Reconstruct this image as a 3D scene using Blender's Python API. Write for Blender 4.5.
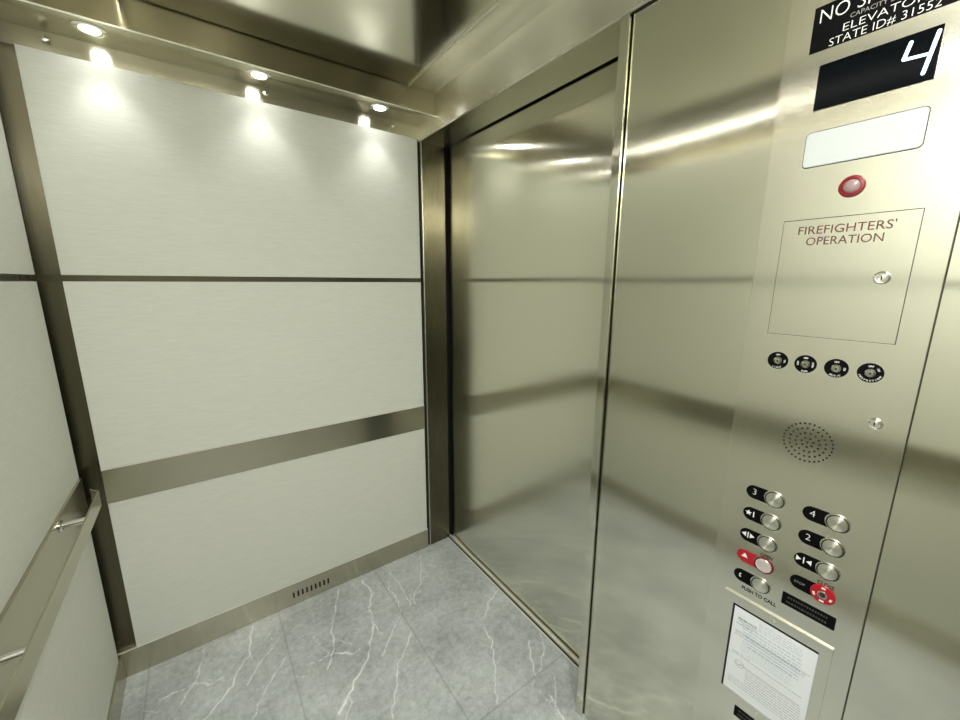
import bpy, bmesh, math, random
import numpy as np
from mathutils import Vector, Matrix, Quaternion

for o in list(bpy.data.objects):
    bpy.data.objects.remove(o)
sc = bpy.context.scene
COL = sc.collection

# ------------------------------------------------------------------ camera
EYE = 1.5
yaw, pitch, roll, fpx = 0.625971683, -0.198744556, 0.00397112, 389.807
fw = Vector((math.sin(yaw)*math.cos(pitch), math.cos(yaw)*math.cos(pitch), math.sin(pitch)))
rt = Vector((math.cos(yaw), -math.sin(yaw), 0)); up = rt.cross(fw)
r2 = rt*math.cos(roll)+up*math.sin(roll); u2 = r2.cross(fw)
cam = bpy.data.cameras.new('camera'); camo = bpy.data.objects.new('camera', cam); COL.objects.link(camo)
cam.sensor_fit = 'HORIZONTAL'; cam.sensor_width = 36; cam.lens = fpx*36/960; cam.clip_start = 0.02
M3 = Matrix((r2, u2, -fw)).transposed()
camo.matrix_world = Matrix.Translation((0, 0, EYE)) @ M3.to_4x4()
sc.camera = camo

# ------------------------------------------------------------------ world, exposure
w = bpy.data.worlds.new('world'); sc.world = w; w.use_nodes = True
w.node_tree.nodes['Background'].inputs[0].default_value = (0.9, 0.95, 1, 1)
w.node_tree.nodes['Background'].inputs[1].default_value = 0.02
sc.view_settings.view_transform = 'Standard'; sc.view_settings.look = 'None'
sc.view_settings.gamma = 1; sc.view_settings.use_curve_mapping = False
sc.view_settings.exposure = 0.42
SPOT_W = 2.1        # each recessed lamp over the back wall: beam
NEAR_W = 9.0        # each recessed lamp at the near end
STRIP = 9.0         # added fill strip beside the ceiling panel, out of view
GLOW = 34.0          # each recessed lamp: brightness of its lens

# ------------------------------------------------------------------ room sizes (metres)
XL, XR, YB, YN, ZC = -0.395, 0.945, 1.805, -0.24, 2.30
Z_STRIP, Z_PT, Z_T1, Z_T0, Z_R1, Z_R0, Z_K = 2.212, 2.155, 1.515, 1.495, 0.850, 0.722, 0.113
XD = 1.088           # door face
rnd = random.Random(5)

# ------------------------------------------------------------------ materials
def newmat(name, base=(.8, .8, .8), rough=.5, metal=0., spec=.5):
    m = bpy.data.materials.new(name); m.use_nodes = True
    b = m.node_tree.nodes['Principled BSDF']
    b.inputs['Base Color'].default_value = (*base, 1); b.inputs['Roughness'].default_value = rough
    b.inputs['Metallic'].default_value = metal; b.inputs['Specular IOR Level'].default_value = spec
    return m
def N(m, t, **k):
    n = m.node_tree.nodes.new(t)
    for a, v in k.items():
        setattr(n, a, v)
    return n
def LK(m, a, b): m.node_tree.links.new(a, b)

def steel(name, base, rough, grain, aniso=.6, rot=0., bump=.012, var=.03):
    """brushed stainless; grain = stretch of the brushing noise per world axis"""
    m = newmat(name, base, rough, 1.0); b = m.node_tree.nodes['Principled BSDF']
    g = N(m, 'ShaderNodeNewGeometry')
    mp = N(m, 'ShaderNodeMapping'); mp.inputs['Scale'].default_value = grain
    LK(m, g.outputs['Position'], mp.inputs['Vector'])
    n = N(m, 'ShaderNodeTexNoise'); n.inputs['Scale'].default_value = 1; n.inputs['Detail'].default_value = 3
    LK(m, mp.outputs[0], n.inputs['Vector'])
    mr = N(m, 'ShaderNodeMapRange'); mr.inputs[3].default_value = rough-var*.6; mr.inputs[4].default_value = rough+var
    LK(m, n.outputs[0], mr.inputs[0]); LK(m, mr.outputs[0], b.inputs['Roughness'])
    c = N(m, 'ShaderNodeMixRGB'); c.blend_type = 'MIX'
    c.inputs[1].default_value = (*[v*.975 for v in base], 1); c.inputs[2].default_value = (*[min(1, v*1.015) for v in base], 1)
    LK(m, n.outputs[0], c.inputs[0]); LK(m, c.outputs[0], b.inputs['Base Color'])
    bp = N(m, 'ShaderNodeBump'); bp.inputs['Strength'].default_value = bump; bp.inputs['Distance'].default_value = .001
    LK(m, n.outputs[0], bp.inputs['Height']); LK(m, bp.outputs[0], b.inputs['Normal'])
    if aniso:
        b.inputs['Anisotropic'].default_value = aniso; b.inputs['Anisotropic Rotation'].default_value = rot
        t = N(m, 'ShaderNodeTangent'); t.direction_type = 'RADIAL'; t.axis = 'Z'
        LK(m, t.outputs[0], b.inputs['Tangent'])
    return m
SB = (.72, .71, .60)
M_door = steel('stainless_vertical_brushed', SB, .14, (1500, 1500, 8), 1, 0)
M_ret = steel('stainless_return', SB, .115, (1500, 1500, 8), .9, 0)
M_cop = steel('stainless_control_plate', (.76, .74, .64), .17, (1500, 1500, 8), .8, 0)
M_steel = steel('stainless_horizontal_brushed', (.52, .495, .39), .24, (9, 9, 1700), .9, .25)
M_dark = steel('stainless_darkened', (.15, .138, .095), .26, (1500, 1500, 8), .6, 0)  # same steel, darkened: dark reflections at corner and column put into its colour
M_ceil = steel('stainless_ceiling', (.68, .66, .57), .14, (9, 500, 500), 0, 0)
M_trans = steel('stainless_transom', (.88, .86, .77), .25, (9, 9, 1700), 1, .25)
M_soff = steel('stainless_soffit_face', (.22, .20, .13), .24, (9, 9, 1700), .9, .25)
M_rail = steel('stainless_handrail', (.50, .475, .36), .22, (900, 6, 900), 0, 0)
M_chrome = newmat('polished_steel', (.80, .79, .74), .10, 1)
M_satin = newmat('satin_button_steel', (.80, .79, .70), .36, 1)
b = M_satin.node_tree.nodes['Principled BSDF']; b.inputs['Anisotropic'].default_value = .85; b.inputs['Anisotropic Rotation'].default_value = .25
t = N(M_satin, 'ShaderNodeTangent'); t.direction_type = 'RADIAL'; t.axis = 'X'; LK(M_satin, t.outputs[0], b.inputs['Tangent'])
M_core = newmat('key_core_steel', (.40, .39, .30), .35, 1)
M_edge = newmat('bright_folded_edge', (.88, .87, .80), .32, 1)
M_alu = newmat('bright_sill_aluminium', (.78, .77, .70), .35, .35)
M_black = newmat('black_gap', (.004, .004, .004), .8)
M_plate = newmat('black_engraved_plate', (.003, .003, .003), .5, 0, .08)
M_glass = newmat('display_glass', (.002, .003, .004), .12, 0, .12)
M_white = newmat('white_engraving', (.80, .81, .78), .5)
M_grey = newmat('grey_engraving', (.30, .30, .28), .5)
M_dim = newmat('dim_engraving', (.055, .055, .05), .5)
M_ink = newmat('black_ink', (.02, .022, .015), .6)
M_redink = newmat('dark_red_ink', (.10, .026, .016), .6)
M_red = newmat('red_plastic', (.38, .006, .014), .3)
M_redring = newmat('deep_red_ring', (.20, .006, .010), .3)
M_lens = newmat('frosted_lens', (.50, .53, .53), .3)
M_jewel = newmat('indicator_lens', (.30, .20, .20), .15)
M_paper = newmat('paper', (.80, .83, .86), .7)
M_print = newmat('faint_print', (.26, .28, .30), .7)
M_print2 = newmat('pale_blue_print', (.45, .54, .62), .7)
M_bulb = newmat('lamp_lens', (.9, .9, .9), .3)
b = M_bulb.node_tree.nodes['Principled BSDF']
b.inputs['Emission Color'].default_value = (1, .995, .95, 1); b.inputs['Emission Strength'].default_value = GLOW
M_digit = newmat('lit_digit', (.8, .9, 1), .5)
b = M_digit.node_tree.nodes['Principled BSDF']
b.inputs['Emission Color'].default_value = (.50, .74, 1, 1); b.inputs['Emission Strength'].default_value = 1.5

def laminate():
    m = newmat('off_white_linen_laminate', (.7, .71, .67), .5, 0, .15)
    b = m.node_tree.nodes['Principled BSDF']
    g = N(m, 'ShaderNodeNewGeometry')
    mp = N(m, 'ShaderNodeMapping'); mp.inputs['Scale'].default_value = (18, 18, 480)
    LK(m, g.outputs['Position'], mp.inputs['Vector'])
    n = N(m, 'ShaderNodeTexNoise'); n.inputs['Scale'].default_value = 1; n.inputs['Detail'].default_value = 4; n.inputs['Roughness'].default_value = .6
    LK(m, mp.outputs[0], n.inputs['Vector'])
    cr = N(m, 'ShaderNodeValToRGB'); cr.color_ramp.elements[0].position = .28; cr.color_ramp.elements[1].position = .62
    cr.color_ramp.elements[0].color = (.63, .645, .585, 1); cr.color_ramp.elements[1].color = (.71, .725, .665, 1)
    LK(m, n.outputs[0], cr.inputs[0]); LK(m, cr.outputs[0], b.inputs['Base Color'])
    bp = N(m, 'ShaderNodeBump'); bp.inputs['Strength'].default_value = .15; bp.inputs['Distance'].default_value = .0006
    LK(m, n.outputs[0], bp.inputs['Height']); LK(m, bp.outputs[0], b.inputs['Normal'])
    return m
M_lam = laminate()
M_lam2 = newmat('grey_laminate', (.40, .40, .34), .4)  # unseen near panels, greyed to darken their reflection in the right-hand steel

def tile():
    m = newmat('grey_marble_tile', (.5, .5, .5), .3, 0, .5)
    b = m.node_tree.nodes['Principled BSDF']
    g = N(m, 'ShaderNodeNewGeometry')
    def noise(s, d, r=.6, dist=0):
        n = N(m, 'ShaderNodeTexNoise'); n.inputs['Scale'].default_value = s; n.inputs['Detail'].default_value = d
        n.inputs['Roughness'].default_value = r; n.inputs['Distortion'].default_value = dist
        LK(m, g.outputs['Position'], n.inputs['Vector']); return n
    a = noise(42, 10, .8, .3); c = noise(4.5, 4, .6, .3); gr = noise(2.1, 2)
    ad = N(m, 'ShaderNodeMath', operation='MULTIPLY_ADD'); ad.inputs[1].default_value = .60
    LK(m, a.outputs[0], ad.inputs[0])
    sc_ = N(m, 'ShaderNodeMath', operation='MULTIPLY'); sc_.inputs[1].default_value = .40
    LK(m, c.outputs[0], sc_.inputs[0]); LK(m, sc_.outputs[0], ad.inputs[2])
    cr = N(m, 'ShaderNodeValToRGB'); cr.color_ramp.elements[0].position = .36; cr.color_ramp.elements[1].position = .64
    cr.color_ramp.elements[0].color = (.27, .29, .30, 1); cr.color_ramp.elements[1].color = (.62, .66, .675, 1)
    LK(m, ad.outputs[0], cr.inputs[0])
    at = N(m, 'ShaderNodeVertexColor'); at.layer_name = 'stone'
    sp = N(m, 'ShaderNodeSeparateColor'); LK(m, at.outputs[0], sp.inputs[0])
    mx = N(m, 'ShaderNodeMixRGB'); mx.inputs[2].default_value = (.92, .94, .93, 1)
    LK(m, sp.outputs[0], mx.inputs[0]); LK(m, cr.outputs[0], mx.inputs[1])
    mj = N(m, 'ShaderNodeMixRGB'); mj.inputs[2].default_value = (.17, .17, .165, 1)
    LK(m, sp.outputs[1], mj.inputs[0]); LK(m, mx.outputs[0], mj.inputs[1])
    LK(m, mj.outputs[0], b.inputs['Base Color'])
    return m
M_tile = tile()

# ------------------------------------------------------------------ helpers
def tag(o, label=None, cat=None, group=None, kind=None):
    if label: o['label'] = label
    if cat: o['category'] = cat
    if group: o['group'] = group
    if kind: o['kind'] = kind
    return o
def empty(name, loc, label, cat, group=None):
    o = bpy.data.objects.new(name, None); COL.objects.link(o); o.location = loc; o.empty_display_size = .05
    return tag(o, label, cat, group)
def wloc(o):
    v = Vector((0, 0, 0))
    while o:
        v += Vector(o.location); o = o.parent
    return v
def finish(name, bm, mat, parent=None, origin=None, smooth=False, bevel=0, auto=None):
    """bm is in world coordinates; the object gets its origin at `origin` (or its parent's origin)"""
    pw = wloc(parent) if parent else Vector((0, 0, 0))
    og = Vector(origin) if origin is not None else pw
    bmesh.ops.translate(bm, verts=bm.verts, vec=-og)
    bmesh.ops.recalc_face_normals(bm, faces=bm.faces)
    me = bpy.data.meshes.new(name); bm.to_mesh(me); bm.free()
    if smooth:
        for p in me.polygons: p.use_smooth = True
    me.materials.append(mat)
    o = bpy.data.objects.new(name, me); COL.objects.link(o)
    o.location = og-pw
    if parent: o.parent = parent
    if bevel:
        md = o.modifiers.new('bevel', 'BEVEL'); md.width = bevel; md.segments = 2; md.limit_method = 'ANGLE'
    return o
def abox(bm, lo, hi):
    lo = Vector(lo); hi = Vector(hi); c = (lo+hi)/2; s = hi-lo
    g = bmesh.ops.create_cube(bm, size=1)
    for v in g['verts']:
        v.co = Vector((v.co.x*s.x, v.co.y*s.y, v.co.z*s.z))+c
def box(name, lo, hi, mat, parent=None, bevel=0, **k):
    bm = bmesh.new(); abox(bm, lo, hi)
    og = None if parent else ((lo[0]+hi[0])/2, (lo[1]+hi[1])/2, min(lo[2], hi[2]))
    return finish(name, bm, mat, parent, og, bevel=bevel)
def lathe(bm, prof, origin, axis, seg=40):
    """prof: list of (radius, height along axis)"""
    q = Vector((0, 0, 1)).rotation_difference(Vector(axis)); rings = []
    for r, h in prof:
        if r < 1e-7:
            rings.append([bm.verts.new(Vector(origin)+q@Vector((0, 0, h)))])
        else:
            rings.append([bm.verts.new(Vector(origin)+q@Vector((r*math.cos(2*math.pi*i/seg), r*math.sin(2*math.pi*i/seg), h))) for i in range(seg)])
    for a, c in zip(rings, rings[1:]):
        for i in range(seg):
            j = (i+1) % seg
            if len(a) == 1 and len(c) == 1: continue
            if len(a) == 1: bm.faces.new((a[0], c[i], c[j]))
            elif len(c) == 1: bm.faces.new((a[i], a[j], c[0]))
            else: bm.faces.new((a[i], a[j], c[j], c[i]))
def turned(name, prof, origin, axis, mat, parent=None, seg=40, smooth=True, og=None):
    bm = bmesh.new(); lathe(bm, prof, origin, axis, seg)
    o = finish(name, bm, mat, parent, og, smooth=smooth)
    if smooth:
        md = o.modifiers.new('split', 'EDGE_SPLIT'); md.split_angle = math.radians(35)
    return o

# points on the right-hand wall (a plane facing -x): given as y, z and height off the face
def prism(bm, pts, x0, h):
    """pts = [(y,z)...] outline; face at x0-h, back at x0"""
    a = [bm.verts.new((x0-h, y, z)) for y, z in pts]; c = [bm.verts.new((x0, y, z)) for y, z in pts]
    bm.faces.new(a); bm.faces.new(list(reversed(c)))
    for i in range(len(pts)):
        j = (i+1) % len(pts); bm.faces.new((a[i], c[i], c[j], a[j]))
def rrect(y0, y1, z0, z1, r, n=6):
    out = []
    for cy, cz, a0 in ((y1-r, z1-r, 0), (y0+r, z1-r, 90), (y0+r, z0+r, 180), (y1-r, z0+r, 270)):
        for k in range(n+1):
            a = math.radians(a0+90*k/n); out.append((cy+r*math.cos(a), cz+r*math.sin(a)))
    return out
def circ(y, z, r, n=36): return [(y+r*math.cos(2*math.pi*i/n), z+r*math.sin(2*math.pi*i/n)) for i in range(n)]

def text_bm(bm, s, y, z, x, height, width=None, align='LEFT', bold=0., ang=0., depth=.0003, shear=0.):
    """lettering read by someone facing +x; y,z = start of the baseline (or its centre); width squeezes the line to fit"""
    cu = bpy.data.curves.new('lettering_source', 'FONT'); cu.body = s; cu.size = 1; cu.resolution_u = 3; cu.offset = bold; cu.shear = shear
    ob = bpy.data.objects.new('lettering_source', cu); COL.objects.link(ob)
    dg = bpy.context.evaluated_depsgraph_get(); me = bpy.data.meshes.new_from_object(ob.evaluated_get(dg))
    bpy.data.objects.remove(ob); bpy.data.curves.remove(cu)
    co = np.array([v.co[:] for v in me.vertices]); x0, x1 = co[:, 0].min(), co[:, 0].max()
    capm = .73
    sy = height/capm; sx = sy if width is None else width/(x1-x0)
    off = 0 if align == 'LEFT' else (x1-x0)/2
    ca, sa = math.cos(ang), math.sin(ang); vs = []
    for c in co:
        u = (c[0]-x0-off)*sx; v = c[1]*sy
        u, v = u*ca-v*sa, u*sa+v*ca
        vs.append(bm.verts.new((x-depth, y-u, z+v)))
    for p in me.polygons:
        try: bm.faces.new([vs[i] for i in p.vertices])
        except ValueError: pass
    bpy.data.meshes.remove(me)
def lettering(name, items, mat, parent):
    bm = bmesh.new()
    for it in items: text_bm(bm, **it)
    pw = wloc(parent); bmesh.ops.translate(bm, verts=bm.verts, vec=-pw)
    me = bpy.data.meshes.new(name); bm.to_mesh(me); bm.free(); me.materials.append(mat)
    o = bpy.data.objects.new(name, me); COL.objects.link(o); o.parent = parent
    return o

# ------------------------------------------------------------------ floor: tiles, joints and the veins of the stone
def px_ray(x, y):
    d = fw+r2*((x-480)/fpx)+u2*((360-y)/fpx); return d
def px_floor(x, y):
    d = px_ray(x, y); t = -EYE/d.z; return (d.x*t, d.y*t)
cropA = [  # courses of the veins over the tiles (read off the floor and laid on it as plan coordinates)
 ([(530,262),(520,330),(518,380),(480,430),(450,500),(400,570),(335,640)], 1.0), ([(340,350),(325,420),(300,490),(255,550),(240,585)], .5),
 ([(415,470),(360,497),(300,492),(250,520),(180,548),(150,562)], .6), ([(610,350),(560,410),(520,480),(510,500)], .6),
 ([(668,388),(620,450),(575,530),(545,600),(535,640)], .6), ([(600,280),(612,350),(650,290)], .4),
 ([(876,120),(862,190),(845,280),(857,330),(848,395),(828,440)], .75), ([(960,355),(930,375),(865,370),(800,400),(745,425)], .6),
 ([(518,380),(540,410)], .5), ([(100,600),(150,610)], .4), ([(700,465),(745,468)], .5), ([(770,310),(800,340),(845,385)], .35), ([(330,480),(420,480)], .3)]
cropB = [
 ([(80,150),(118,190),(108,250),(125,310),(110,380),(108,425)], .9), ([(108,425),(60,510),(35,570),(0,640)], 1.5), ([(35,570),(40,600),(20,665)], .9), ([(125,310),(155,350)], .5),
 ([(185,100),(190,130),(215,155),(240,200),(262,240)], .5), ([(185,120),(180,180),(210,215),(225,270),(190,350),(155,425)], .6),
 ([(297,55),(300,160),(270,200),(280,240)], .55), ([(262,335),(240,410),(218,450),(205,560),(190,660)], .75),
 ([(585,185),(548,230),(540,280),(515,300)], .65), ([(530,325),(560,370),(570,450),(575,560),(582,605)], .8),
 ([(700,370),(700,420),(722,500)], .6), ([(740,340),(752,390),(740,485)], .65), ([(0,370),(45,385)], .5), ([(0,415),(45,418),(70,405)], .5),
 ([(735,560),(790,610),(805,660)], .45), ([(790,490),(800,600),(815,665)], .4), ([(250,170),(262,220),(300,180)], .35), ([(120,130),(125,200)], .35)]
veins = []
for pts, wd in cropA: veins.append(([px_floor(120+u/4, 560+v/4) for u, v in pts], wd))
for pts, wd in cropB: veins.append(([px_floor(340+u/3.692, 540+v/3.692) for u, v in pts], wd))
vr = random.Random(11)
for k in range(22):                       # the same stone carries on towards the near end of the car
    x, y = vr.uniform(-.35, .9), vr.uniform(-.2, .8); a = math.radians(vr.uniform(200, 260)); pts = [(x, y)]
    for _ in range(5):
        a += vr.uniform(-.4, .4); x += .06*math.cos(a); y += .06*math.sin(a); pts.append((x, y))
    veins.append((pts, vr.uniform(.4, 1)))

def make_floor():
    x0, x1, y0, y1, st = -.396, 1.058, YN-.002, YB, .0035
    ys = np.concatenate([np.arange(y0, .62, .010), np.arange(.62, y1, st), [y1]]); xs = np.append(np.arange(x0, x1, st), x1)
    X, Y = np.meshgrid(xs, ys); nx, ny = len(xs), len(ys)
    P = np.stack([X, Y, np.zeros_like(X)], -1).reshape(-1, 3)
    # small wander so that the veins are not straight between their bends
    jx = X+.0028*np.sin(Y*95+2*np.sin(X*60))+.0009*np.sin(Y*240+X*130); jy = Y+.0028*np.sin(X*88+1.5*np.sin(Y*70))+.0009*np.sin(X*210-Y*150)
    V = np.zeros_like(X)
    rs = np.random.RandomState(3)
    for pts, wd in veins:
        for (ax, ay), (bx, by) in zip(pts, pts[1:]):
            wdt = .0019*wd*(1+.25*math.sin(ax*300)); dx, dy = bx-ax, by-ay; L = dx*dx+dy*dy+1e-12
            t = np.clip(((jx-ax)*dx+(jy-ay)*dy)/L, 0, 1); d = np.hypot(jx-ax-t*dx, jy-ay-t*dy)
            V = np.maximum(V, min(1, .65+.6*wd)*np.exp(-(d/wdt)**2)+.09*wd*np.exp(-(d/(wdt*4))**2))
    pat = .62+.38*np.sin(X*47+3*np.sin(Y*31))*np.sin(Y*39+2*np.sin(X*23)); V = np.clip(V*(.55+.6*pat), 0, 1)
    J = np.zeros_like(X)
    for jxx in (.148-.459, .148, .148+.459): J = np.maximum(J, np.exp(-((X-jxx)/.0022)**2))
    def cross(yy, a, c):
        nonlocal J
        J = np.maximum(J, np.exp(-((Y-yy)/.0022)**2)*((X > a) & (X < c)))
    for yy in (.875, -.04): cross(yy, .607, 1.1)
    for yy in (.52,): cross(yy, .148, .607)
    for yy in (.7,): cross(yy, -.311, .148)
    C = np.stack([V, J*.55, np.zeros_like(V), np.ones_like(V)], -1).reshape(-1, 4).astype(np.float32)
    i = np.arange(nx*ny).reshape(ny, nx)
    F = np.stack([i[:-1, :-1], i[:-1, 1:], i[1:, 1:], i[1:, :-1]], -1).reshape(-1, 4)
    # close the slab with an underside so it is a solid floor
    nb = len(P); P = np.vstack([P, [[x0, y0, -.03], [x1, y0, -.03], [x1, y1, -.03], [x0, y1, -.03]]])
    C = np.vstack([C, np.tile([0, 0, 0, 1], (4, 1))]).astype(np.float32)
    me = bpy.data.meshes.new('floor')
    nf = len(F); me.vertices.add(len(P)); me.vertices.foreach_set('co', P.astype(np.float32).ravel())
    extra = [[nb+3, nb+2, nb+1, nb]]
    loops = np.concatenate([F.ravel(), np.array(extra).ravel()])
    me.loops.add(len(loops)); me.loops.foreach_set('vertex_index', loops.astype(np.int32))
    me.polygons.add(nf+1); me.polygons.foreach_set('loop_start', (np.arange(nf+1)*4).astype(np.int32))
    me.update(calc_edges=True); me.validate()
    ca = me.color_attributes.new('stone', 'FLOAT_COLOR', 'POINT'); ca.data.foreach_set('color', C.ravel())
    me.materials.append(M_tile)
    o = bpy.data.objects.new('floor', me); COL.objects.link(o); return tag(o, kind='structure')
make_floor()

# ------------------------------------------------------------------ shell
def S(o, label=None): return tag(o, label, kind='structure')
S(box('wall_back', (XL-.02, YB, -.02), (XR, YB+.02, ZC), M_steel))
S(box('wall_left', (XL-.02, YN-.02, -.02), (XL, YB, ZC), M_dark))
S(box('wall_near', (XL, YN-.02, -.02), (XR+.2, YN, ZC), M_steel))
S(box('ceiling', (XL-.02, YN-.02, ZC), (1.17, YB+.02, ZC+.02), M_steel))

def sheet(name, y0, y1, z0, z1, x, fn, mat, parent=None, thick=.02, ny=90, nz=110, kind=None):
    """a steel skin facing -x that is not quite flat: fn(y,z) = how far it bulges into the car"""
    bm = bmesh.new(); g = []
    for j in range(nz+1):
        z = z0+(z1-z0)*j/nz; g.append([bm.verts.new((x-fn(y0+(y1-y0)*i/ny, z), y0+(y1-y0)*i/ny, z)) for i in range(ny+1)])
    for j in range(nz):
        for i in range(ny): bm.faces.new((g[j][i], g[j][i+1], g[j+1][i+1], g[j+1][i]))
    rim = [g[0][i] for i in range(ny+1)]+[g[j][ny] for j in range(1, nz+1)]+[g[nz][i] for i in range(ny-1, -1, -1)]+[g[j][0] for j in range(nz-1, 0, -1)]
    bk = [bm.verts.new((x+thick, v.co.y, v.co.z)) for v in rim]
    for i in range(len(rim)):
        j = (i+1) % len(rim); bm.faces.new((rim[i], bk[i], bk[j], rim[j]))
    bm.faces.new(bk)
    og = None if parent else (x+thick/2, (y0+y1)/2, z0)
    o = finish(name, bm, mat, parent, og, smooth=True)
    md = o.modifiers.new('split', 'EDGE_SPLIT'); md.split_angle = math.radians(40)
    return o
def door_bulge(y, z):
    a = y-(-0.0)
    e = max(0, 1-(1.775-y)/.22)
    return -.0045*e*e + .0006*math.sin(z*7.0+1.2*y) + .0009*math.sin(y*4+.6)*math.sin(z*2.3) - .0022*max(0, (z-1.72)/.43)**2*math.sin((1.8-y)*2.6)
def ret_bulge(y, z):
    return .0005*math.sin(z*8+2*y)+.0010*math.sin((y-.33)*9.5)*math.sin(z*1.7+.4)

# right-hand wall: transom, return panels either side of the control panel, post, column
wr = S(box('wall_right', (XR+.022, YN, 0), (XR+.040, .676, 2.146), M_steel))
box('transom', (.938, YN, 2.148), (XR+.040, YB, ZC), M_trans, wr)
box('transom_lip', (.9365, YN, 2.143), (.9385, YB, 2.149), M_edge, wr)
box('transom_shadow_gap', (.942, YN, 2.1412), (XR+.03, .675, 2.1435), M_black, wr)
sheet('return_panel', .337, .6715, .002, 2.141, XR, ret_bulge, M_ret, wr)
sheet('return_panel', YN, .0772, .002, 2.141, XR, lambda y, z: .0012*math.sin(z*5+1), M_ret, wr, ny=20)
box('header_soffit', (.9388, .7015, 2.1455), (1.078, YB, 2.1479), M_steel, wr)
box('groove', (XR+.006, .660, 0), (XR+.021, .675, 2.142), M_black, wr)
box('frame_post', (.9335, .6755, 0), (XR+.021, .701, 2.143), M_ret, wr, bevel=.0006)

tr = S(box('trim_1', (XR+.002, 1.791, 0), (1.074, YB+.02, 2.148), M_dark, None, bevel=.001))
box('column_edge', (.9425, 1.789, 0), (.9472, 1.80, 2.148), M_edge, tr)
box('reveal', (.930, 1.8005, .0), (.9425, 1.8045, 2.15), M_black, tr)
S(box('trim_2', (1.110, .58, -.03), (1.17, YB+.04, ZC), M_black), None)      # black box; darkness of the shaft behind the door put into its colour
S(box('trim_3', (1.06, YB+.0205, -.03), (1.11, YB+.04, ZC), M_black), None)  # black too, for the darkness beside the door edge
# sill
sill = S(box('trim_4', (1.0585, .66, -.02), (1.0665, YB, .0015), M_alu))
box('sill_groove', (1.0665, .66, -.02), (1.0790, YB, -.006), M_black, sill)
box('sill_track', (1.0790, .66, -.02), (1.0940, YB, .0028), M_alu, sill)
# the sliding door
dr = S(sheet('door_1', .60, 1.775, .0035, 2.20, XD, door_bulge, M_door, thick=.02))

# ------------------------------------------------------------------ panels, bands, base plates
def wall_set(side):
    """side: back / near (facing along y) or left (facing +x)"""
    if side == 'back':
        def bx(name, a, c, z0, z1, d0, d1, mat, parent=None, bevel=.0008): return box(name, (a, YB-d1, z0), (c, YB-d0, z1), mat, parent, bevel)
        a, c = -.335, .927; full = (XL, .930)
    elif side == 'near':
        def bx(name, a, c, z0, z1, d0, d1, mat, parent=None, bevel=.0008): return box(name, (a, YN+d0, z0), (c, YN+d1, z1), mat, parent, bevel)
        a, c = -.335, .927; full = (XL, .930)
    else:
        def bx(name, a, c, z0, z1, d0, d1, mat, parent=None, bevel=.0008): return box(name, (XL+d0, a, z0), (XL+d1, c, z1), mat, parent, bevel)
        a, c = -.19, 1.757; full = (YN+.001, YB-.001)
    out = {}
    e = .0005
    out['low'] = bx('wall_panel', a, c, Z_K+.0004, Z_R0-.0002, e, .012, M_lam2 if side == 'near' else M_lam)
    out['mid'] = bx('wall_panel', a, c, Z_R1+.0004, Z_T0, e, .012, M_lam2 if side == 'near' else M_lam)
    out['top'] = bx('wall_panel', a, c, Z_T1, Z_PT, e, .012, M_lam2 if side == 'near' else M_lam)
    out['trim'] = bx('trim', full[0] if side != 'back' else XL+.001, full[1], Z_T0+.0005, Z_T1-.0005, e, .006, M_dark)
    out['band'] = bx('rail_band', a if side != 'left' else a, c if side != 'left' else c, Z_R0, Z_R1, e, .018, M_steel, bevel=.0012)
    k0, k1 = (XL+.001, full[1]) if side != 'left' else (YN+.02, YB-.021)
    out['kick'] = bx('baseboard_'+side, k0, k1, 0.0005, Z_K, e, .018, M_steel, bevel=.0015)
    S(out['kick']); S(out['trim'])
    for key, z in (('kick', Z_K), ('band', Z_R1)) if side == 'back' else ():
        lo, hi = (full if key == 'kick' else (a, c))
        if side == 'left': lo, hi = max(lo, YN+.021), min(hi, YB-.022)
        bx('top_highlight', lo+.001, hi-.001, z-.0022, z+.0002, .0125, .0188, M_alu, out[key], bevel=0)  # paler strip: light caught on the ledge put into its colour
    return out
bk = wall_set('back'); lf = wall_set('left'); nr = wall_set('near')
for i, d in enumerate((bk, lf, nr)): d['trim'].name = 'trim_%d' % (5+i)
tag(bk['top'], 'wide off-white wall panel under the downlights, topmost on the back wall', 'wall panel', 'panels of the back wall')
tag(bk['mid'], 'off-white wall panel on the back wall between thin dark strip and steel rail band', 'wall panel', 'panels of the back wall')
tag(bk['low'], 'lowest off-white wall panel on the back wall, above the vented steel base', 'wall panel', 'panels of the back wall')
tag(lf['top'], 'topmost off-white panel of the left wall, above the thin dark strip', 'wall panel', 'panels of the left wall')
tag(lf['mid'], 'off-white panel of the left wall just above the handrail', 'wall panel', 'panels of the left wall')
tag(lf['low'], 'off-white panel of the left wall below the handrail', 'wall panel', 'panels of the left wall')
tag(nr['top'], 'topmost grey panel of the near end wall facing the back wall', 'wall panel', 'panels of the near wall')
tag(nr['mid'], 'middle grey panel of the near end wall facing the back wall', 'wall panel', 'panels of the near wall')
tag(nr['low'], 'lowest grey panel of the near end wall facing the back wall', 'wall panel', 'panels of the near wall')
tag(bk['band'], 'brushed steel rail band across the back wall, with no handrail on it', 'rail band', 'steel rail bands')
tag(lf['band'], 'brushed steel rail band on the left wall behind the handrail', 'rail band', 'steel rail bands')
tag(nr['band'], 'brushed steel rail band across the near end wall', 'rail band', 'steel rail bands')

box('corner_strip', (XL+.0005, YB-.004, Z_K), (-.3355, YB-.0003, Z_PT), M_dark, bpy.data.objects['wall_back'])  # darkened sheet over the wall steel, dark tone of the corner in its colour
box('added_top_cap', (XL+.0005, -.19, Z_PT+.0005), (XL+.016, 1.757, Z_PT+.006), M_edge, lf['top'])  # cap added to catch the fill light and reflect as a bright line
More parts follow.
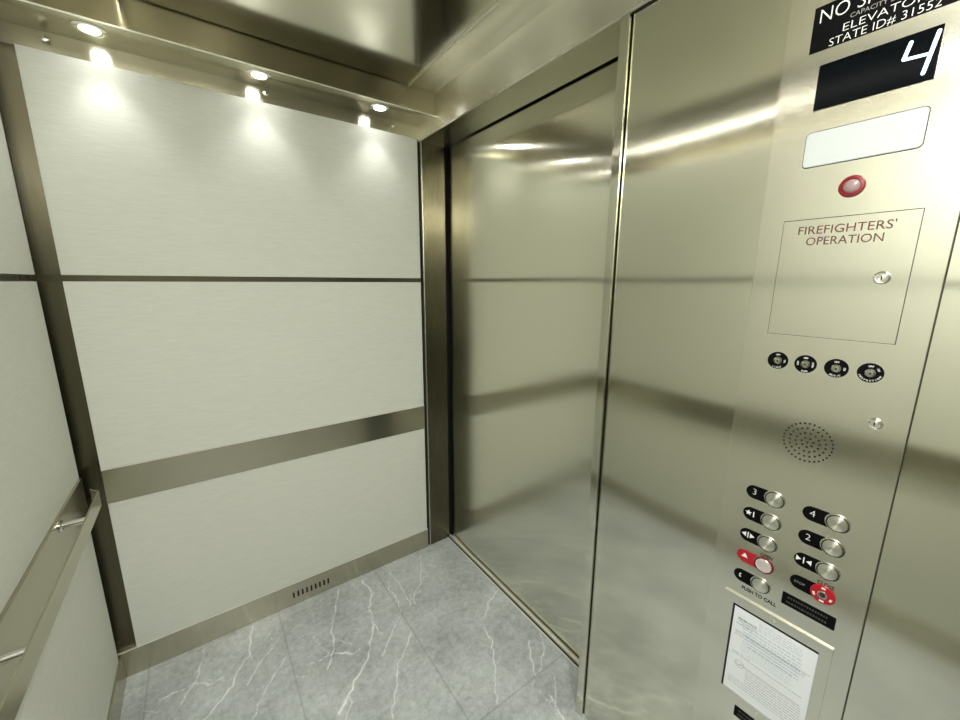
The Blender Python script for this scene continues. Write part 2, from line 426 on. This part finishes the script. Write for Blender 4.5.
# vent slots in the back base plate
for k in range(9):
    x = .2185+k*.0195
    bm = bmesh.new(); pts = []
    for cz, a0 in ((.0625, 0), (.0405, 180)):
        for q in range(9):
            a = math.radians(a0+180*q/8); pts.append((x+.0038*math.cos(a), cz+.0038*math.sin(a)))
    fr = [bm.verts.new((p, YB-.0184, z)) for p, z in pts]; bb = [bm.verts.new((p, YB-.0178, z)) for p, z in pts]
    bm.faces.new(fr); bm.faces.new(bb[::-1])
    for i in range(len(fr)): bm.faces.new((fr[i], fr[(i+1) % len(fr)], bb[(i+1) % len(fr)], bb[i]))
    finish('vent_slot', bm, M_black, bk['kick'])

# ------------------------------------------------------------------ soffits with the recessed lamps, ceiling panel
def soffit(y0, y1, label):
    # an L-section: underside with its outer face
    r = empty('light_soffit', ((XL+.94)/2, (y0+y1)/2, Z_STRIP), label, 'soffit', 'steel soffits that hold the downlights')
    oy, s = (y0, 1) if y0 > 1 else (y1, -1)
    lo, hi = sorted((oy, oy+s*.004))
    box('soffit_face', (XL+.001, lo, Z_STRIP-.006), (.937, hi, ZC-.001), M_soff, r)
    lo, hi = sorted((oy+s*.0042, (y1-.0015) if s > 0 else y0+.0015))
    box('soffit_underside', (XL+.001, lo, Z_STRIP), (.937, hi, Z_STRIP+.004), M_steel, r)
    lo, hi = sorted((oy-s*.0012, oy+s*.005))
    box('soffit_edge', (XL+.001, lo, Z_STRIP-.0085), (.937, hi, Z_STRIP-.006), M_edge, r)
    return r
soffit(1.635, YB, 'brushed steel soffit along the back wall holding three lit downlights')
soffit(YN, -.07, 'brushed steel soffit along the near end wall, behind the viewer')

box('ceiling_margin', (.8165, YN+.001, ZC-.004), (.9375, YB-.172, ZC-.0003), M_trans, bpy.data.objects['ceiling'])
cp = empty('ceiling_panel', (.27, .78, ZC), 'large mirror-like brushed steel ceiling panel hung below the ceiling with a bright edge', 'ceiling panel')
def ceil_sheet():
    bm = bmesh.new(); x0, x1, y0, y1 = -.075, .803, -.05, 1.625; nx, ny = 80, 110; g = []
    def f(x, y):
        return .0014*math.sin(x*6.5+1.8*y)*math.sin(y*3.1+.7)+.0008*math.sin(y*9-3*x)
    for j in range(ny+1):
        y = y0+(y1-y0)*j/ny; g.append([bm.verts.new((x0+(x1-x0)*i/nx, y, 2.290-f(x0+(x1-x0)*i/nx, y))) for i in range(nx+1)])
    for j in range(ny):
        for i in range(nx): bm.faces.new((g[j][i], g[j+1][i], g[j+1][i+1], g[j][i+1]))
    rim = [g[0][i] for i in range(nx+1)]+[g[j][nx] for j in range(1, ny+1)]+[g[ny][i] for i in range(nx-1, -1, -1)]+[g[j][0] for j in range(ny-1, 0, -1)]
    tp = [bm.verts.new((v.co.x, v.co.y, 2.2955)) for v in rim]
    for i in range(len(rim)):
        j = (i+1) % len(rim); bm.faces.new((rim[i], rim[j], tp[j], tp[i]))
    bm.faces.new(tp)
    o = finish('panel', bm, M_ceil, cp, smooth=True); md = o.modifiers.new('split', 'EDGE_SPLIT'); md.split_angle = math.radians(40)
ceil_sheet()
box('edge_strip', (.8035, -.05, 2.2855), (.8075, 1.625, 2.2995), M_edge, cp)
box('edge_strip', (-.0795, -.05, 2.2855), (-.0755, 1.625, 2.2995), M_edge, cp)
box('edge_gap', (.8078, -.05, 2.2975), (.8130, 1.630, 2.2998), M_black, cp)
box('edge_strip', (.8132, -.05, 2.2955), (.8160, 1.630, 2.2998), M_edge, cp)

M_strip = newmat('fill_strip_diffuser', (.9, .9, .9), .4)
b = M_strip.node_tree.nodes['Principled BSDF']
b.inputs['Emission Color'].default_value = (1, .995, .95, 1); b.inputs['Emission Strength'].default_value = STRIP
M_line = newmat('added_line_diffuser', (.9, .9, .9), .4)
b = M_line.node_tree.nodes['Principled BSDF']
b.inputs['Emission Color'].default_value = (1, .995, .95, 1); b.inputs['Emission Strength'].default_value = 10
r = empty('fill_strip', (-.088, .78, 2.29), 'slim added fill light, out of view along the left edge of the ceiling panel, facing the left wall', 'light')  # added out of view to brighten the left wall and the car
box('housing', (-.112, -.05, 2.2930), (-.0800, 1.62, 2.2995), M_steel, r)
box('lip', (-.0835, -.05, 2.2600), (-.0802, 1.62, 2.2928), M_edge, r)
box('added_glow_line', (XL+.0005, -.06, 2.2870), (XL+.0050, 1.61, 2.2915), M_line, r)  # glowing line added for bright streaks in the door and return steel
box('diffuser', (-.0875, -.04, 2.2650), (-.0840, 1.61, 2.2925), M_strip, r)

def downlight(x, y, label, near=False):
    r = empty('downlight', (x, y, Z_STRIP), label, 'downlight', 'recessed downlights')
    turned('trim_ring', [(.0395, .0), (.0395, -.0015), (.037, -.003), (.028, -.0040), (.0235, -.0025), (.0225, -.0002)], (x, y, Z_STRIP), (0, 0, 1), M_chrome, r)
    turned('lens', [(.0225, -.0004), (.0220, -.0030), (.015, -.0052), (0, -.0062)], (x, y, Z_STRIP), (0, 0, 1), M_bulb, r)
    if near:
        ld = bpy.data.lights.new('lamp_beam', 'AREA'); ld.shape = 'DISK'; ld.size = .056; ld.energy = NEAR_W*(1.35 if x < 0 else 1.1 if x < .5 else .15)
    else:
        ld = bpy.data.lights.new('lamp_beam', 'SPOT'); ld.energy = SPOT_W; ld.spot_size = math.radians(92); ld.spot_blend = .9; ld.shadow_soft_size = .02
    ld.color = (1, .995, .95)
    lo = bpy.data.objects.new('lamp_beam', ld); COL.objects.link(lo); lo.parent = r; lo.location = (0, 0, -.006 if near else -.022)
for x, lb in ((-.161, 'lit round downlight nearest the left corner, over the back wall'), (.271, 'lit round downlight in the middle of the back soffit'), (.715, 'lit round downlight nearest the door, over the back wall')):
    downlight(x, 1.714, lb)
for x, lb in ((-.161, 'round downlight behind the viewer, nearest the left wall'), (.271, 'round downlight behind the viewer, middle of the near soffit'), (.715, 'round downlight behind the viewer, nearest the control panel')):
    downlight(x, -.150, lb, True)

# hooks for the protective pads
for x, lb in ((-.271, 'small steel pad hook above the back panel, left of all three downlights'), (.299, 'small steel pad hook beside the middle downlight reflection on the back wall'), (.806, 'small steel pad hook above the back panel, nearest the door')):
    r = empty('pad_hook', (x, YB, 2.186), lb, 'hook', 'pad hooks above the back wall panels')
    turned('stem', [(0, 0), (.0035, 0), (.0035, .016), (0, .016)], (x, YB, 2.186), (0, -1, 0), M_chrome, r, 20)
    turned('head', [(0, .014), (.0075, .0145), (.0095, .018), (.0085, .022), (.003, .0235), (0, .0235)], (x, YB, 2.186), (0, -1, 0), M_chrome, r, 24)

# ------------------------------------------------------------------ handrail
hr = empty('handrail', (-.33, .78, .80), 'flat brushed steel handrail on round standoffs along the left wall', 'handrail')
def rail():
    bm = bmesh.new(); x = -.315; t = .004
    pts = [(x-.022, 1.642), (x, 1.612), (x, -.055), (x-.022, -.085)]
    # offset line for the thickness
    inn = [(x-.0252, 1.6395), (x-t, 1.6105), (x-t, -.0535), (x-.0252, -.0825)]
    for (p, q, a, c) in zip(pts, pts[1:], inn, inn[1:]):
        v = [bm.verts.new((*k, z)) for z in (.798, .850) for k in (p, q, c, a)]
        for f in ((0, 1, 5, 4), (1, 2, 6, 5), (2, 3, 7, 6), (3, 0, 4, 7), (0, 3, 2, 1), (4, 5, 6, 7)): bm.faces.new([v[i] for i in f])
    bmesh.ops.remove_doubles(bm, verts=bm.verts, dist=1e-5)
    # drop the inner faces between segments
    seen = {}
    for f in list(bm.faces):
        k = tuple(sorted(v.index for v in f.verts)); seen.setdefault(k, []).append(f)
    finish('rail', bm, M_rail, hr, bevel=.0012)
rail()
for y in (1.470, .975, .480, -.010):
    st = turned('standoff', [(0, 0), (.0085, 0), (.0085, .0570), (0, .0570)], (XL+.0185, y, .828), (1, 0, 0), M_chrome, hr, 28)
    turned('flange', [(0, 0.0), (.017, 0), (.017, .003), (.015, .004), (0, .004)], (XL+.0183, y, .828), (1, 0, 0), M_chrome, st, 28)

# ------------------------------------------------------------------ control panel
XC = .937
C0 = .2065
cop = empty('control_panel', (XC, C0, .30), 'tall brushed steel elevator control panel with call buttons and floor display', 'control panel')
bm = bmesh.new(); abox(bm, (XC, .0785, .12), (XR+.021, .3365, 2.140))
finish('faceplate', bm, M_cop, cop, bevel=.0008)
def plate(name, pts, h, mat, parent, bevel=0, x=XC):
    bm = bmesh.new(); prism(bm, pts, x, h); return finish(name, bm, mat, parent, bevel=bevel)

# top sign
sg = plate('sign_plate', rrect(.1155, .2975, 1.898, 1.9694, .0006, 2), .0006, M_plate, cop)
xs = XC-.0006
lettering('lettering', [dict(s='NO SMOKING', y=.2885, z=1.9425, x=xs, height=.0225, width=.163, bold=-.012),
    dict(s='ELEVATOR', y=.2545, z=1.9160, x=xs, height=.0125, width=.096, bold=-.014),
    dict(s='STATE ID# 31552', y=.2705, z=1.9000, x=xs, height=.0128, width=.128, bold=-.014)], M_white, sg)
lettering('small_lettering', [dict(s='CAPACITY 2500 LBS', y=.2475, z=1.9325, x=xs, height=.0070, width=.083)], M_grey, sg)

# display with the lit 4
ds = plate('floor_display', rrect(.1347, .2787, 1.8010, 1.8740, .0008, 2), .0008, M_glass, cop)
def stroke(bm, p, q, wd, x):
    (ya, za), (yb, zb) = p, q; L = math.hypot(yb-ya, zb-za); nx_, nz_ = -(zb-za)/L*wd/2, (yb-ya)/L*wd/2; pts = []
    a0 = math.atan2(zb-za, yb-ya)
    for k in range(9):
        a = a0-math.pi/2+math.pi*k/8; pts.append((yb+wd/2*math.cos(a), zb+wd/2*math.sin(a)))
    for k in range(9):
        a = a0+math.pi/2+math.pi*k/8; pts.append((ya+wd/2*math.cos(a), za+wd/2*math.sin(a)))
    prism(bm, pts, x, .0004)
bm = bmesh.new()
stroke(bm, (.1672, 1.8625), (.1718, 1.8415), .0048, XC-.0008)
stroke(bm, (.1718, 1.8405), (.1450, 1.8385), .0042, XC-.00082)
stroke(bm, (.1390, 1.8660), (.1475, 1.8130), .0048, XC-.00084)
finish('digit', bm, M_digit, ds)

# emergency light lens
plate('emergency_light_gap', rrect(.1311, .2824, 1.7052, 1.7656, .0075), .0003, M_black, cop)
plate('emergency_light_lens', rrect(.1322, .2813, 1.7064, 1.7643, .0065), .0022, M_lens, cop, bevel=.0008)

# fire indicator
t = turned('indicator_lamp', [(0, 0), (.0178, 0), (.0178, .002), (.0162, .0045), (.0125, .0052), (.0115, .003), (0, .003)], (XC, C0, 1.6628), (-1, 0, 0), M_redring, cop)
turned('lens', [(.0115, .003), (.010, .0052), (.006, .0072), (0, .008)], (XC, C0, 1.6628), (-1, 0, 0), M_jewel, t)

# firefighters' cabinet door
fd = plate('service_cabinet_door', rrect(.1160, .2960, 1.4005, 1.6140, .0008, 2), .0012, M_cop, cop)
fg = bmesh.new()
for a in ((.1148, .1158, 1.3990, 1.6155), (.1148, .2970, 1.6143, 1.6155)):
    prism(fg, [(a[1], a[3]), (a[0], a[3]), (a[0], a[2]), (a[1], a[2])], XC, .0004)
prism(fg, [(.2970, 1.6155), (.2963, 1.6155), (.2963, 1.3990), (.2970, 1.3990)], XC, .0004)
prism(fg, [(.2970, 1.4000), (.1150, 1.4000), (.1150, 1.3994), (.2970, 1.3994)], XC, .0004)
finish('seam', fg, M_ink, fd)
xf = XC-.0012
lettering('lettering', [dict(s='FIREFIGHTERS\'', y=.2716, z=1.5880, x=xf, height=.0150, width=.1290, bold=0),
    dict(s='OPERATION', y=.2575, z=1.5682, x=xf, height=.0148, width=.1030, bold=0)], M_redink, fd)
def lock(y, z, x, parent, r=.0105):
    t = turned('lock', [(0, 0), (r, 0), (r*.98, .0022), (r*.75, .0036), (r*.62, .0034), (r*.6, .0018), (0, .0018)], (x, y, z), (-1, 0, 0), M_chrome, parent, 32)
    turned('lock_core', [(r*.52, .0018), (r*.5, .0040), (0, .0044)], (x, y, z), (-1, 0, 0), M_satin, t, 28)
    bm = bmesh.new(); prism(bm, [(y+.0009, z+.0035), (y-.0009, z+.0035), (y-.0009, z-.0035), (y+.0009, z-.0035)], x-.0040, .0006); finish('keyhole', bm, M_ink, t)
lock(.1468, 1.5085, xf, fd, .0110)
lock(.1190, 1.2595, XC, cop, .0105)

# key switches
for y, words in ((.2725, (('OFF', 0), ('ON', -90), ('LIGHT', 180))), (.2280, (('OFF', 0), ('LOW', 90), ('HIGH', -90), ('FAN', 180))),
                 (.1828, (('OFF', 0), ('ON', -90), ('MUSIC', 180))), (.1376, (('OFF', 0), ('ON', -55), ('INSPECTION', 180)))):
    z = 1.3468; R = .0172
    k = plate('key_switch', circ(y, z, R), .0007, M_plate, cop)
    turned('collar', [(.0, 0.0006), (.0072, .0006), (.0071, .0018), (.0062, .0026), (.0052, .0014), (0, .0014)], (XC, y, z), (-1, 0, 0), M_chrome, k, 28)
    turned('key_core', [(.0050, .0020), (.0045, .0036), (0, .0040)], (XC, y, z), (-1, 0, 0), M_core, k, 24)
    bm = bmesh.new(); prism(bm, circ(y-.0004, z-.0006, .0019, 10), XC-.0037, .0004); finish('keyhole', bm, M_ink, k)
    bm = bmesh.new()
    for wd, a in words:
        n = len(wd); step = 11.5 if n < 6 else 13
        for i, ch in enumerate(wd):
            if a == 180:
                th = math.radians(180-(i-(n-1)/2)*step*1.15); rr = R*.90; ang = th-math.pi
                cy, cz = y-rr*math.sin(th), z+rr*math.cos(th); rot_ = ang
                # letters along the lower rim stay upright
                text_bm(bm, ch, cy-0, cz+.0002, XC-.0007, .0030, None, 'C', .02, rot_ if False else (i-(n-1)/2)*math.radians(step))
            else:
                th = math.radians(-a)+(i-(n-1)/2)*math.radians(step); rr = R*.60
                cy, cz = y-rr*math.sin(th), z+rr*math.cos(th)
                text_bm(bm, ch, cy, cz, XC-.0007, .0030, None, 'C', .02, -th)
    pw = wloc(k); bmesh.ops.translate(bm, verts=bm.verts, vec=-pw)
    me = bpy.data.meshes.new('lettering'); bm.to_mesh(me); bm.free(); me.materials.append(M_white)
    lt = bpy.data.objects.new('lettering', me); COL.objects.link(lt); lt.parent = k

# speaker grille
sp = plate('speaker_grille', circ(.2045, 1.1945, .0415, 48), .0002, M_cop, cop)
bm = bmesh.new()
for n, r in ((1, 0), (7, .0092), (14, .0188), (21, .0283), (32, .0380)):
    for i in range(n):
        a = 2*math.pi*i/n+.2*r*100
        prism(bm, circ(.2045+r*math.cos(a), 1.1945+r*math.sin(a), .0019, 12), XC-.0002, .0003)
finish('speaker_holes', bm, M_black, sp)

# call buttons
def pill(y_left, y_btn, z, r):
    """rounded at the reading-left end, cut round the button at the other"""
    pts = []
    cy = y_left-r
    for k in range(15):
        a = math.radians(90-180*k/14); pts.append((cy+r*math.cos(a), z+r*math.sin(a)))
    rb = .0195
    for k in range(11):
        zz = -r+2*r*k/10; pts.append((y_btn+math.sqrt(max(0, rb*rb-zz*zz)), z+zz))
    return pts
def tri(bm, y, z, s, d, x):      # filled triangle pointing left(+y)/right(-y)/up
    if d == 'u': p = [(y+s, z-s*.8), (y-s, z-s*.8), (y, z+s*1.1)]
    elif d == 'l': p = [(y-s*.7, z+s), (y-s*.7, z-s), (y+s*.8, z)]
    else: p = [(y+s*.7, z-s), (y+s*.7, z+s), (y-s*.8, z)]
    prism(bm, p, x, .0003)
def call_button(col, z, sym, plate_mat=M_plate, ring_mat=None, cap_mat=None, r=.0150):
    yl, yb = ((.2922, .2397) if col == 0 else (.1929, .1393))
    b_ = plate('call_button', pill(yl, yb, z, .0148), .0008, plate_mat, cop)
    turned('button_ring', [(0, 0), (.0184, 0), (.0182, .0022), (.0172, .0028), (.0164, .0004), (0, .0004)], (XC, yb, z), (-1, 0, 0), ring_mat or M_chrome, b_, 40)
    turned('button_gap', [(0, .0005), (.0165, .0005), (.0165, .0007), (0, .0007)], (XC, yb, z), (-1, 0, 0), M_ink, b_, 32)
    turned('button_cap', [(0, .0010), (.0150, .0012), (.0150, .0030), (.0142, .0040), (.0100, .0047), (.005, .0050), (0, .0051)], (XC, yb, z), (-1, 0, 0), cap_mat or M_satin, b_, 40)
    x = XC-.0008; yc = yl-.0158
    if sym in ('open', 'close', 'bell', 'star1'):
        bm = bmesh.new()
        if sym == 'open':
            tri(bm, yc+.0078, z+.001, .0058, 'l', x); tri(bm, yc-.0078, z+.001, .0058, 'r', x); prism(bm, [(yc+.001, z+.008), (yc-.001, z+.008), (yc-.001, z-.006), (yc+.001, z-.006)], x, .0003)
        if sym == 'close':
            tri(bm, yc+.0085, z+.001, .0056, 'r', x); tri(bm, yc-.0085, z+.001, .0056, 'l', x); prism(bm, [(yc+.001, z+.008), (yc-.001, z+.008), (yc-.001, z-.006), (yc+.001, z-.006)], x, .0003)
        if sym == 'bell':
            prism(bm, [(yc-.0060, z-.0008), (yc-.0060, z-.0022), (yc+.0060, z-.0022), (yc+.0060, z-.0008)][::-1], x, .0003)
            prism(bm, [(yc+.0045, z-.0008), (yc-.0045, z-.0008), (yc-.0030, z+.0040), (yc, z+.0082), (yc+.0030, z+.0040)], x, .0003)
        if sym == 'star1':
            pts = []
            for k in range(10):
                a = math.pi/2+k*math.pi/5; rr = .0068 if k % 2 == 0 else .0028; pts.append((yc+.0052+rr*math.cos(a), z+.0015+rr*math.sin(a)))
            prism(bm, pts, x, .0003)
        finish('symbol', bm, M_white, b_)
        if sym == 'star1': lettering('lettering', [dict(s='1', y=yc-.0035, z=z-.005, x=x, height=.0130, bold=.01)], M_white, b_)
        if sym == 'bell': lettering('lettering', [dict(s='ALARM', y=yc, z=z-.0085, x=x, height=.0038, align='C', bold=.01)], newmatonce, b_)
    elif sym == 'phone':
        bm = bmesh.new()
        for k in range(8):
            a, c = math.radians(110+20*k*.8), math.radians(110+20*(k+1)*.8); 
            f = lambda t_, rr: (yc-.001-rr*math.cos(t_), z+rr*math.sin(t_))
            a2, c2 = math.radians(120+15*k), math.radians(120+15*(k+1)); ri = .0042 if 0 < k < 7 else .0034; ro = .0062
            prism(bm, [f(a2, ri), f(a2, ro), f(c2, ro), f(c2, ri)], x, .0003)
        finish('symbol', bm, M_white, b_)
    else:
        lettering('lettering', [dict(s=sym, y=yc, z=z-.0050, x=x, height=.0140, align='C', bold=-.014)], M_white, b_)
    return b_
newmatonce = newmat('dark_red_engraving', (.30, .01, .01), .5)
call_button(0, 1.0540, '3'); call_button(0, 1.0020, 'star1'); call_button(0, .9500, 'open')
tag(call_button(0, .8975, 'bell', M_red, M_redring, newmat('pale_alarm_cap', (.78, .70, .68), .25, .6)), 'red alarm button with bell symbol')
call_button(0, .8475, 'phone')
call_button(1, 1.0540, '4'); call_button(1, 1.0020, '2'); call_button(1, .9500, 'close')
# stop switch
z, yb = .8985, .1400
ss = plate('stop_switch', pill(.1929, yb, z, .0148), .0008, M_plate, cop)
rg = turned('switch_disc', [(0, 0), (.0195, 0), (.0195, .0018), (.0185, .0026), (.009, .0030), (0, .0030)], (XC, yb, z), (-1, 0, 0), M_red, ss, 40)
turned('key_core', [(.0, .003), (.0080, .0030), (.0075, .0042), (.0062, .0046), (.0055, .0034), (0, .0034)], (XC, yb, z), (-1, 0, 0), M_chrome, ss, 28)
turned('key_slot', [(0, .0034), (.0046, .0034), (.0040, .0048), (0, .0050)], (XC, yb, z), (-1, 0, 0), M_ink, ss, 24)
bm = bmesh.new()
for a, l in ((90, .0030), (200, .0028), (-20, .0034), (270, .0036)):
    a = math.radians(a); cy, cz = yb+.0138*math.cos(a), z+.0138*math.sin(a); t0 = (-math.sin(a), math.cos(a)); n0 = (math.cos(a), math.sin(a))
    prism(bm, [(cy+t0[0]*l*i+n0[0]*.0018*j, cz+t0[1]*l*i+n0[1]*.0018*j) for i, j in ((1, 1), (-1, 1), (-1, -1), (1, -1))], XC-.0028, .0003)
finish('switch_marks', bm, M_white, ss)
lettering('lettering', [dict(s='STOP', y=.1929-.0160, z=z-.0025, x=XC-.0008, height=.0055, align='C')], M_grey, ss)
# printed words
for d in (dict(s='OPEN', y=.2380, z=.9165, x=XC, height=.0080, width=.022, align='C', bold=.03),
    dict(s='CLOSE', y=.1385, z=.9165, x=XC, height=.0080, width=.026, align='C', bold=.03),
    dict(s='PUSH TO CALL', y=.2400, z=.8160, x=XC, height=.0085, width=.066, align='C', bold=.03)):
    lettering('lettering', [d], M_ink, cop)
# small black plates whose engraving is too faint to read
def faint(name, y1, y0, z0, z1, rows):
    p = plate(name, rrect(y0, y1, z0, z1, .0008, 2), .0010, M_plate, cop); bm = bmesh.new(); rr = random.Random(8)
    for zz in rows:
        y = y1-.008-rr.random()*.006
        while y > y0+.012:
            l = rr.uniform(.0018, .0040); prism(bm, [(y, zz+.0022), (y-l, zz+.0022), (y-l, zz-.0018), (y, zz-.0018)][::-1], XC-.0010, .0002); y -= l+.0016
    finish('engraving', bm, M_dim, p); return p
faint('instruction_plate', .2003, .1142, .8345, .8620, (.8540, .8430))
faint('instruction_plate', .2500, .1630, .4830, .5110, (.5030, .4920))

# certificate frame (hinged frame on the faceplate) and the certificate it holds
bm = bmesh.new(); Y0, Y1, Za, Zb = .1090, .3037, .5230, .7958; y0, y1, za, zb = .1275, .2830, .5440, .7735; h = .0040
for q in ((Y0, y0, Za, Zb), (y1, Y1, Za, Zb), (y0, y1, zb, Zb), (y0, y1, Za, za)):
    abox(bm, (XC-h, q[0], q[2]), (XC-.0001, q[1], q[3]))
bmesh.ops.remove_doubles(bm, verts=bm.verts, dist=1e-6)
fr = finish('certificate_frame', bm, M_cop, cop)
box('bright_top_edge', (XC-h-.0006, Y0, Zb-.0002), (XC-.0001, Y1, Zb+.0006), M_edge, fr)
box('window_gap', (XC-.0010, y0, za), (XC-.0003, y1, zb), M_black, fr)
for z in (.7845, .5335):
    turned('screw', [(0, 0), (.0030, 0), (.0027, .0012), (.0012, .0018), (0, .0018)], (XC-h, C0, z), (-1, 0, 0), M_edge, fr, 20)
ct = empty('certificate', (XC-.0012, C0, .5445), 'white printed certificate sheet held in the steel frame below the buttons', 'certificate')
PX = XC-.0012
plate('sheet', [(.2795, .7665), (.1280, .7665), (.1280, .5445), (.2795, .5445)], .0006, M_paper, ct, x=PX)
px_ = PX-.0006
lettering('heading', [dict(s='MIAMI-DADE', y=.2690, z=.7385, x=px_, height=.0062, width=.036, bold=.02)], M_print, ct)
bm = bmesh.new()
def line(bm, ya, yb_, z, t, x=px_): prism(bm, [(ya, z+t/2), (yb_, z+t/2), (yb_, z-t/2), (ya, z-t/2)][::-1], x, .00015)
pr = random.Random(4)
line(bm, .269, .232, .7345, .0012)
def words(bm, ya, yb_, z, t, dens=.8):
    y = ya
    while y > yb_:
        l = pr.uniform(.003, .010); e = max(yb_, y-l); line(bm, y, e, z, t); y = e-pr.uniform(.0012, .0022)
words(bm, .272, .240, .7270, .0016); line(bm, .272, .1335, .7080, .0010)
for z_ in (.7040, .6985): words(bm, .272, .140, z_, .0012)
for z_ in (.652, .6470): words(bm, .272, .235 if z_ > .65 else .140, z_, .0012)
line(bm, .245, .1400, .6250, .0012)
for i in range(9): words(bm, .272 if i > 5 else .240, .137, .6200-.0066*i, .0011)
finish('print', bm, M_print, ct)
bm = bmesh.new()
for i in range(4): words(bm, .230, .150, .7560-.0056*i, .0014)
for i in range(7): words(bm, .262-.003*i, .150, .7300-.0100*i*.8, .0024)
for i in range(6): words(bm, .255, .160, .6900-.0062*i, .0013)
finish('pale_print', bm, M_print2, ct)
bm = bmesh.new(); n = 30
for k in range(n):
    a, c = 2*math.pi*k/n, 2*math.pi*(k+1)/n
    f = lambda t_, r_: (.2540+r_*math.cos(t_), .6255+r_*.95*math.sin(t_))
    prism(bm, [f(a, .0085), f(a, .0095), f(c, .0095), f(c, .0085)], px_, .00015)
prism(bm, [(.2600, .6265), (.2555, .6225), (.2475, .6290), (.2475, .6270), (.2555, .6205), (.2600, .6245)][::-1], px_, .00015)
finish('seal', bm, M_print, ct)
